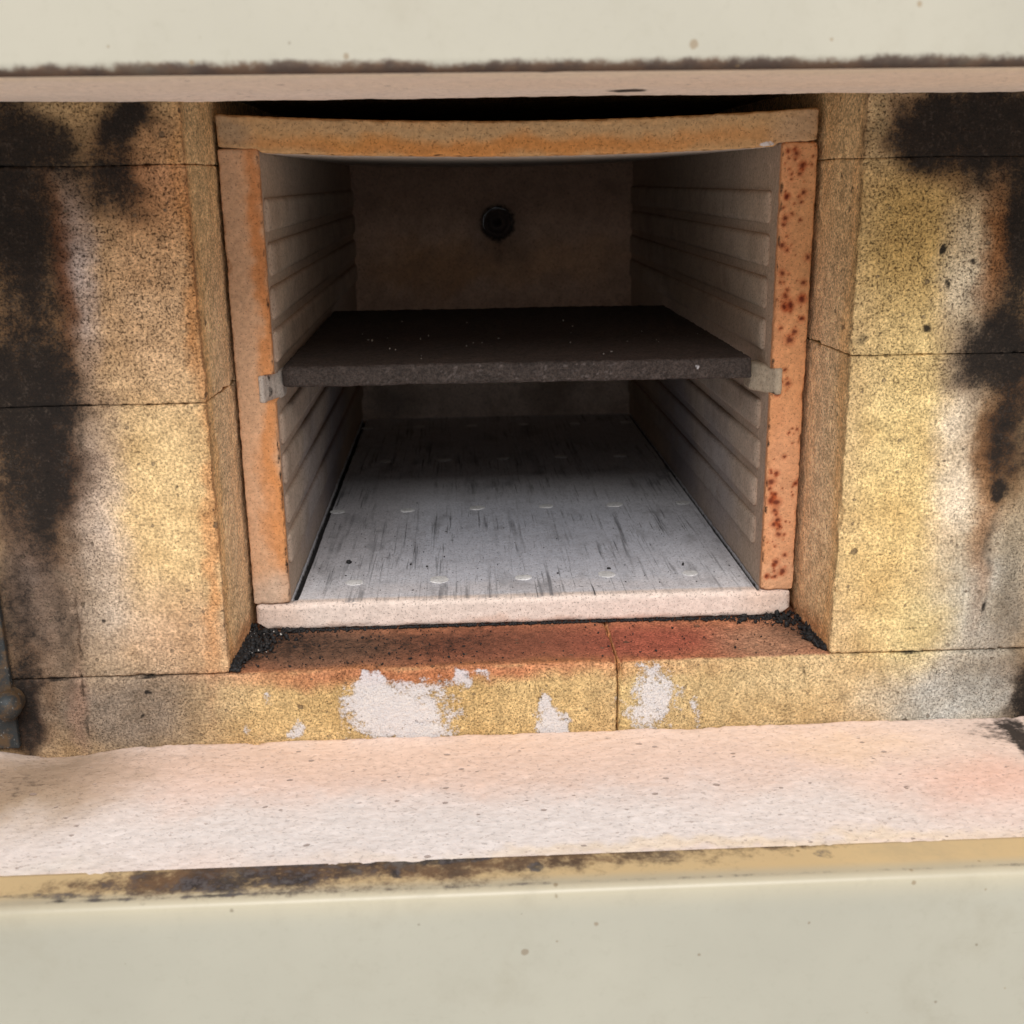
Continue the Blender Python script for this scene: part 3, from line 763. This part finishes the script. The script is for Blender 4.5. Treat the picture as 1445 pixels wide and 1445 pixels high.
# back wall with a round port
hx, hz, hr = .0043, .1945, .0128
n = 72; V = []; F = []
ang = [2 * math.pi * i / n for i in range(n)]
def rect_pt(a, x0, x1, z0, z1):
    c, s = math.cos(a), math.sin(a); t = 9
    if c > 1e-6: t = min(t, (x1 - hx) / c)
    if c < -1e-6: t = min(t, (x0 - hx) / c)
    if s > 1e-6: t = min(t, (z1 - hz) / s)
    if s < -1e-6: t = min(t, (z0 - hz) / s)
    return hx + c * t, hz + s * t
corners = [(-.1495, .272), (.1495, .272), (-.1495, .0006), (.1495, .0006)]
ang = sorted(set([round(a, 5) for a in ang] + [round(math.atan2(cz - hz, cx - hx) % (2 * math.pi), 5) for cx, cz in corners])); n = len(ang)
rows = 40
for k in range(rows + 1):
    t = (k / rows) ** 1.5
    for a in ang:
        ex, ez = rect_pt(a, -.1495, .1495, .0006, .272)
        V.append((hx + hr * math.cos(a) * (1 - t) + (ex - hx) * t, YB + (.0012 if k == 0 else 0), hz + hr * math.sin(a) * (1 - t) + (ez - hz) * t))
nb = len(V)
for a in ang: V.append((hx + hr * math.cos(a), YB + .013, hz + hr * math.sin(a)))
for a in ang:
    ex, ez = rect_pt(a, -.1495, .1495, .0006, .272); V.append((ex, YB + .013, ez))
for k in range(rows):
    for i in range(n): j = (i + 1) % n; F.append((k * n + i, (k + 1) * n + i, (k + 1) * n + j, k * n + j))
for i in range(n):
    j = (i + 1) % n
    F.append((i, j, nb + j, nb + i)); F.append((nb + i, nb + j, nb + n + j, nb + n + i))
    F.append((rows * n + i, nb + n + i, nb + n + j, rows * n + j))
V = np.array(V)
C = paint(V, V[:, 0], V[:, 2], (200, 166, 142), [(0, .16, .14, .02, 0, .6, .5, (216, 166, 122)), (-.06, .15, .05, .02, 0, .6, .4, (170, 124, 82)), (hx, hz - .01, .03, .03, 0, .6, .5, (100, 88, 82)), (0, .035, .16, .04, 0, .4, .9, (226, 208, 194)), (-.1, .03, .02, .02, 0, .5, .6, (110, 100, 96)), (.05, .04, .02, .03, 0, .5, .5, (110, 90, 78))], .012)  # pale low band paints in light reaching under the shelf
back = link('back_wall', V, F, M_WALL, None, dict(Col=C, soot=mask(V, V[:, 0], V[:, 2], [(hx, hz, .017, .017, 0, .2, .8), (hx, hz - .018, .006, .02, 0, .6, .4)], .001), white=ZERO(V)), smooth=False); adopt(back, muffle)
# ceramic tube end in the port
prof = [(.0128, .0006), (.0118, -.0010), (.0100, -.0012), (.0088, .0002), (.0086, .004), (.0060, .0042), (.0052, .0030), (.0038, .0034), (.0034, .02), (.0, .02)]
V = []; F = []; n = 40
for (r, d) in prof:
    for i in range(n): a = 2 * math.pi * i / n; V.append((hx + r * math.cos(a), YB + d, hz + r * math.sin(a)))
for k in range(len(prof) - 1):
    for i in range(n): j = (i + 1) % n; F.append((k * n + i, k * n + j, (k + 1) * n + j, (k + 1) * n + i))
V = np.array(V)
ring = link('port_ring', V, F, M_WALL, None, dict(Col=np.tile(lin((74, 64, 60)), (len(V), 1)), soot=ZERO(V) + .1, white=ZERO(V))); adopt(ring, back)

# ------------------------------------------------------------------ shelf, support blocks
lo, hi = (-.1244, .0627, .1304), (.1197, .326, .1412)
X = lines(lo[0], hi[0], .0010, .004); Z = lines(lo[2], hi[2], .0009, .003)
Y = np.concatenate([lines(lo[1], lo[1] + .03, .0009, .004)[:-5], np.linspace(lo[1] + .032, hi[1], 150)])
P0, F = lattice(X, Y, Z)
P, N = rounded(P0, lo, hi, .0018, .5, 90, .0006, 260, .0016)
P[:, 2] += .0005 * fbm(P0, 14, 2)
# rounded left front corner in plan
k = sstep(-.119, -.1245, P0[:, 0]) * sstep(lo[1] + .006, lo[1], P0[:, 1]); P[:, 1] += k * .0026
C = paint(P0, P0[:, 0], P0[:, 1], (70, 62, 58), [(-.02, .15, .08, .05, 0, .7, .5, (54, 47, 46)), (.06, .09, .05, .03, 0, .7, .4, (74, 62, 58))])
fr = (1 - sstep(lo[1] + .001, lo[1] + .003, P0[:, 1]))
gl = (sstep(.22, .5, fbm(P0, 420, 2, 3.)) * fr * sstep(.06, -.05, np.abs(P0[:, 0] - .01) - .06))[:, None]  # glints on the front face, painted as pale specks
C = C * (1 - .35 * gl) + lin((140, 130, 128)) * .35 * gl
shelf = link('kiln_shelf', P, F, M_SHELF, None, dict(Col=C, soot=ZERO(P), white=mask(P0, P0[:, 0], P0[:, 2], [(.0905, .1365, .0022, .0016, 0, .5, .7)], .0008) * fr))
tag(shelf, 'dark brown-black shelf plate lying across the middle of the muffle', 'shelf')

def prism(name, plan, z0, z1, label, seed, rgb):
    V = []; F = []
    # subdivided prism over a plan polygon, corners slightly rounded
    pts = []
    m = len(plan)
    for i in range(m):
        a, b, c = np.array(plan[i - 1]), np.array(plan[i]), np.array(plan[(i + 1) % m])
        u = (a - b) / np.linalg.norm(a - b); w = (c - b) / np.linalg.norm(c - b); r = .0009
        for t in (0, .5, 1): pts.append(b + u * r * (1 - t) ** 2 + w * r * t ** 2)
    dense = []
    for i in range(len(pts)):
        a, b = pts[i], pts[(i + 1) % len(pts)]; k = max(1, int(np.linalg.norm(b - a) / .0008))
        for j in range(k): dense.append(a + (b - a) * j / k)
    cen = np.mean(dense, 0); n = len(dense)
    zs = [(z0 + .0004, .93), (z0, .97), (z0 + .0007, 1)] 
    prof = [(z0, .0), (z0, .94)] + [(z0 + .0008 + (z1 - z0 - .0016) * j / 14, 1.0) for j in range(15)] + [(z1, .94), (z1, .0)]
    for (z, s) in prof:
        for d in dense: q = cen + (d - cen) * s; V.append((q[0], q[1], z))
    for k in range(len(prof) - 1):
        for i in range(n): j = (i + 1) % n; F.append((k * n + i, k * n + j, (k + 1) * n + j, (k + 1) * n + i))
    V = np.array(V); V = V + np.stack([fbm(V, 300, 2, seed), fbm(V, 300, 2, seed + 9), fbm(V, 300, 2, seed + 5)], 1) * .0004
    C = paint(V, V[:, 0], V[:, 2], rgb, [])
    d = np.abs(V[:, 0] - cen[0] - .001 + .001 * fbm(V, 300, 2, 4.))
    S = (1 - sstep(.0003, .0012, d)) * sstep(-.1, .2, fbm(V, 200, 2, 7. + seed)) * .7
    o = link(name, V, F, M_SLAB, None, dict(Col=C, soot=S, white=ZERO(V))); tag(o, label, 'support block', 'shelf support blocks'); return o
prism('support_block', [(-.1322, YM - .0012), (-.1246, YM + .0170), (-.1246, YM + .028), (-.1345, YM + .028), (-.1345, YM - .0012)][::1], .1246, .1386, 'small grey ceramic block under the left front corner of the dark shelf', 1., (186, 176, 166))
prism('support_block', [(.1300, YM - .0012), (.1330, YM - .0012), (.1330, YM + .03), (.1204, YM + .03), (.1204, YM + .0165)], .1232, .1370, 'small grey ceramic block under the right front corner of the dark shelf', 2., (176, 162, 142))

# ------------------------------------------------------------------ ledge slab in front of the brick
lo, hi = (-.42, -.1165, ZL - .05), (.42, -.0003, ZL)
X = lines(lo[0], hi[0], .0016, .005); Y = lines(lo[1], hi[1], .0013, .006); Z = lines(lo[2], hi[2], .006, .005)
P0, F = lattice(X, Y, Z, skip=('z-',))
P, N = rounded(P0, lo, hi, .003, .6, 40, .0004, 200, .003)
up = sstep(hi[2] - .012, hi[2] - .004, P0[:, 2])
P[:, 2] += up * (.0006 * fbm(P0, 25, 3) - .0045 * np.exp(-((P0[:, 0] + .237) / .022) ** 2 - ((P0[:, 1]) / .02) ** 2) + .0012 * sstep(-.25, -.27, P0[:, 0]) * sstep(-.03, 0, P0[:, 1]))
C = paint(P0, P0[:, 0], P0[:, 1], (234, 212, 200), LEDGE_COL, .01)
S = mask(P0, P0[:, 0], P0[:, 1], LEDGE_SOOT)
ledge = link('ledge_slab', P, F, M_LEDGE, None, dict(Col=C, soot=S, white=ZERO(P)))
tag(ledge, 'wide pinkish-white refractory ledge slab below the brick opening', 'ledge')

# lintel slab above
ZU = .2656
lo, hi = (-.42, -.1385, ZU + .0005), (.42, -.0005, ZU + .05)
X = lines(lo[0], hi[0], .0022, .005); Y = lines(lo[1], hi[1], .0016, .006); Z = lines(lo[2], hi[2], .006, .005)
P0, F = lattice(X, Y, Z, skip=('z+',))
P, N = rounded(P0, lo, hi, .002, .4, 60, .0003, 200, .002)
P[:, 2] += (N[:, 2] < -.5) * .0006 * fbm(P0, 25, 3) + .0005 * fbm(P0, 9, 2, 4.)
C = paint(P0, P0[:, 0], P0[:, 1], (240, 220, 202), [(.1, -.08, .2, .04, 0, .6, .5, (238, 210, 184)), (-.2, -.02, .2, .03, 0, .6, .5, (242, 224, 210)), (0, -.12, .4, .02, 0, .6, .6, (238, 216, 188))], .01)
S = mask(P0, P0[:, 0], P0[:, 1], [(-.001, -.128, .006, .006, 0, .3, .8), (.039, -.03, .009, .008, 0, .3, .8)], .002)
lintel = link('lintel_slab', P, F, M_LEDGE, None, dict(Col=C, soot=S, white=ZERO(P)))
tag(lintel, 'pinkish refractory lintel slab under the top cream panel', 'lintel')

# ------------------------------------------------------------------ cream steel casing
def sheet(name, prof, xs, label, rust_fn, soot_fn, col_fn, freck_fn):
    prof = np.array(prof); n = len(prof); m = len(xs)
    V = np.zeros((m, n, 3)); V[:, :, 0] = xs[:, None]; V[:, :, 1] = prof[None, :, 0]; V[:, :, 2] = prof[None, :, 1]
    V = V.reshape(-1, 3)
    a, b = np.meshgrid(np.arange(m - 1), np.arange(n - 1), indexing='ij'); a = a.ravel(); b = b.ravel()
    F = np.stack([a * n + b, a * n + b + 1, (a + 1) * n + b + 1, (a + 1) * n + b], 1)
    s = np.tile(np.arange(n) / (n - 1), m)
    o = link(name, V, F, M_STEEL, None, dict(Col=col_fn(V), rust=rust_fn(V), soot=soot_fn(V), freckle=freck_fn(V)))
    md = o.modifiers.new('thickness', 'SOLIDIFY'); md.thickness = .0015; md.offset = 1 if name.startswith('lower') else -1
    tag(o, label, 'steel panel'); return o
xs = np.arange(-.42, .4201, .0016)
YF = -.1345; ZT = ZL - .0012; RR = .0024
prof = [(-.1120, ZT - .004), (-.1120, ZT - .0005)] + [(-.1125 - .0008 * i, ZT) for i in range(0, int((abs(YF) - .1125 - RR) / .0008))]
prof += [(YF + RR - RR * math.sin(t), ZT - RR + RR * math.cos(t)) for t in np.linspace(0, math.pi / 2, 12)]
prof += [(YF, ZT - RR - d) for d in (.001, .003, .006, .01, .015, .02, .026, .034, .045, .06, .09, .13, .20)]
def sh(V):  # distance along the fold: 0 at the flange's inner edge, grows over the rounded edge and down the face
    return (-.112 - V[:, 1]) + np.maximum(ZT - V[:, 2], 0)
def low_rust(V):
    s = sh(V); m = mask(V, V[:, 0], V[:, 1], FLANGE_RUST, .004) * (1 - sstep(.0200, .0235, s + .0015 * fbm(V, 90, 3, 5.)))
    return np.clip(m, 0, 1)
def low_soot(V):
    s = sh(V); m = mask(V, V[:, 0], V[:, 1], FLANGE_SOOT, .004) * (1 - sstep(.0195, .0225, s + .0015 * fbm(V, 90, 3, 5.)))
    return np.clip(m + .35 * (1 - sstep(.0006, .0014, np.abs(s - .0195))) * (np.abs(V[:, 0]) < .2), 0, 1)
def low_col(V):
    s = sh(V)[:, None]
    a = lin((212, 186, 142)); b = lin((192, 182, 158)); c = lin((177, 172, 155))
    t = sstep(.012, .02, s); u = sstep(.022, .034, s)
    return (a * (1 - t) + b * t) * (1 - u) + c * u
def low_fr(V):
    s = sh(V); return np.where(s < .03, .22, .16 * (1 - sstep(.03, .07, s)) + .06)
lower = sheet('lower_casing', prof, xs, 'cream painted steel panel with rusty folded top edge below the ledge', low_rust, low_soot, low_col, low_fr)
YU = -.1400
prof = [(-.110, ZU + .0052), (-.135, ZU + .0050)]
prof = [(-.1374, ZU + .006), (-.1374, ZU + .0006)] + [(YU + .0024 - .0024 * math.sin(t), ZU + .0008 + .0024 - .0024 * math.cos(t)) for t in np.linspace(0, math.pi / 2, 12)]
prof += [(YU, ZU + .0034 + d) for d in np.concatenate([np.arange(.0004, .012, .0005), [.014, .018, .024, .032, .045, .07, .12, .2]])]
def up_rust(V): 
    z = V[:, 2] - ZU; return np.clip((1 - sstep(.0006, .0046, z + .0008 * fbm(V, 60, 3, 3.))), 0, 1)
def up_soot(V):
    z = V[:, 2] - ZU; return (.16 * (1 - sstep(.0015, .0035, z + .0008 * fbm(V, 40, 2, 8.))))
def up_col(V): return np.tile(lin((178, 172, 156)), (len(V), 1))
def up_fr(V): z = V[:, 2] - ZU; return .17 + .4 * (1 - sstep(.006, .014, z))
upper = sheet('upper_casing', prof, xs, 'cream painted steel panel with brown rusty lower lip across the top', up_rust, up_soot, up_col, up_fr)

# ------------------------------------------------------------------ steel corner strip and bolt at the left
lo, hi = (-.275, -.006, -.12), (-.2545, .0, .20)
lo, hi = (-.285, -.0045, -.035), (-.2549, -.0008, .20)
P0, F = lattice(lines(lo[0], hi[0], .002, .0012), lines(lo[1], hi[1], .001, .0012), lines(lo[2], hi[2], .004, .0012))
P, N = rounded(P0, lo, hi, .0009, .3, 90, .0002, 200)
strip = link('corner_strip', P, F, M_DARKSTEEL); tag(strip, 'dark upright steel strip at the left edge of the bricks', 'steel strip')
prof = [(.0, .0075), (.002, .0073), (.004, .0064), (.0056, .0046), (.0064, .0024), (.0066, .0), (.0060, -.002), (.0060, -.006)]
V = []; F = []; n = 32; bx, bz, by = -.2556, -.0095, -.008
for (r, d) in prof:
    for i in range(n): a = 2 * math.pi * i / n; V.append((bx + max(r, 1e-5) * math.cos(a), by - d, bz + max(r, 1e-5) * 1.12 * math.sin(a)))
for k in range(len(prof) - 1):
    for i in range(n): j = (i + 1) % n; F.append((k * n + i, k * n + j, (k + 1) * n + j, (k + 1) * n + i))
bolt = link('bolt', np.array(V), F, M_DARKSTEEL); tag(bolt, 'round domed bolt head on the dark strip at the left edge', 'bolt')

# ------------------------------------------------------------------ charcoal and crumbs
ICO = None
def ico():
    t = (1 + 5 ** .5) / 2
    v = np.array([(-1, t, 0), (1, t, 0), (-1, -t, 0), (1, -t, 0), (0, -1, t), (0, 1, t), (0, -1, -t), (0, 1, -t), (t, 0, -1), (t, 0, 1), (-t, 0, -1), (-t, 0, 1)], float)
    v /= np.linalg.norm(v[0])
    f = np.array([(0, 11, 5), (0, 5, 1), (0, 1, 7), (0, 7, 10), (0, 10, 11), (1, 5, 9), (5, 11, 4), (11, 10, 2), (10, 7, 6), (7, 1, 8), (3, 9, 4), (3, 4, 2), (3, 2, 6), (3, 6, 8), (3, 8, 9), (4, 9, 5), (2, 4, 11), (6, 2, 10), (8, 6, 7), (9, 8, 1)])
    return v, f
IV, IF = ico()
def crumbs(name, pts, mat, label, cat, seed):
    g = np.random.default_rng(seed); V = []; F = []
    for k, (x, y, z, r) in enumerate(pts):
        q = IV * g.uniform(.45, 1.35, (12, 1)) * g.uniform(.45, 1.4, 3)
        a = g.uniform(0, 6.28); c, s = math.cos(a), math.sin(a)
        q = q @ np.array([[c, -s, 0], [s, c, 0], [0, 0, 1]])
        V.append(q * r + [x, y, z + r * .45]); F.append(IF + 12 * k)
    o = link(name, np.vstack(V), np.vstack(F), mat, None, None, smooth=False)
    tag(o, label, cat, kind='stuff'); return o
g = np.random.default_rng(5)
pts = []
def heap(n, fx, fy, rlo, rhi, zfn):
    for _ in range(n):
        x = fx(); y = fy(x); r = g.uniform(rlo, rhi) ** 1.0
        pts.append((x, y, zfn(x, y), r))
# left corner wedge along the reveal
for _ in range(1050):
    y = g.uniform(.002, YM + .004); w = .004 + .026 * (y / YM) ** 1.6
    x = -.1505 + abs(g.normal(0, .5)) * w
    if x < -.118: pts.append((x, y, max(0, .003 * (1 - (x + .15) / .03)) * (y / YM) * g.random(), g.choice([.0003, .0005, .0007, .001, .0014, .0019], p=[.2, .25, .2, .2, .1, .05])))
# right corner wedge
for _ in range(560):
    y = g.uniform(.006, YM + .004); w = .004 + .030 * (y / YM) ** 3
    x = .1503 - abs(g.normal(0, .5)) * w
    if x > .10: pts.append((x, y, max(0, .002 * (1 - (.15 - x) / .03)) * (y / YM) * g.random(), g.choice([.0003, .0005, .0007, .001, .0014, .0021], p=[.2, .25, .2, .2, .1, .05])))
# thin line along the slab's lower edge
for _ in range(1500):
    x = g.uniform(-.146, .146); w = .0011 + .004 * sstep(.06, .14, np.array([x]))[0] + .0045 * sstep(.05, .15, np.array([-x]))[0] * g.random()
    pts.append((x, YM + .001 - abs(g.normal(0, .7)) * w, .0, g.choice([.0003, .0005, .0007, .0009])))
# loose specks over the sill
for _ in range(1300):
    x = g.uniform(-.145, .145); y = g.uniform(.002, .05)
    if g.random() < (.9 if x < -.02 else .3): pts.append((x, y, .0, g.choice([.0002, .0003, .0004, .0007], p=[.4, .3, .22, .08])))
crumbs('charcoal_crumbs', pts, M_CHAR, 'black charcoal crumbs heaped in the corners of the brick sill', 'charcoal', 1)
pts = [(-.1015, .118, ZF, .0019), (-.0645, .112, ZF, .0012), (-.055, .108, ZF, .0008), (.0935, .098, ZF, .0013), (.050, .095, ZF, .001), (-.045, .125, ZF, .001), (.02, .09, ZF, .0009)]
for _ in range(260):
    x = g.uniform(-.12, .122); y = YM + .012 + abs(g.normal(0, .075))
    if y < .4: pts.append((x, y, ZF - .0001, g.choice([.00025, .0003, .0004, .0006], p=[.4, .35, .2, .05])))
crumbs('charcoal_specks', pts, M_CHAR, 'fine black specks scattered over the pale muffle floor', 'charcoal', 2)
pts = []
for _ in range(28):
    x = g.uniform(-.1, .115); y = g.uniform(.066, .25)
    pts.append((x, y, .1412, g.choice([.0004, .0005, .0007, .001], p=[.4, .35, .2, .05])))
for _ in range(50):
    y = g.uniform(.004, YM); x = -.15 + abs(g.normal(0, .5)) * (.003 + .018 * (y / YM))
    pts.append((x, y, .0022 * (y / YM), g.choice([.0004, .0006])))
shelfp = [q for q in pts if q[2] > .1]; cornp = [q for q in pts if q[2] <= .1]
crumbs('pale_crumbs', shelfp, M_ASH, 'tiny white crumbs sprinkled on the dark shelf', 'crumbs', 3)
crumbs('pale_flecks', cornp, M_ASH, 'tiny pale flecks mixed in the charcoal at the left sill corner', 'crumbs', 4)
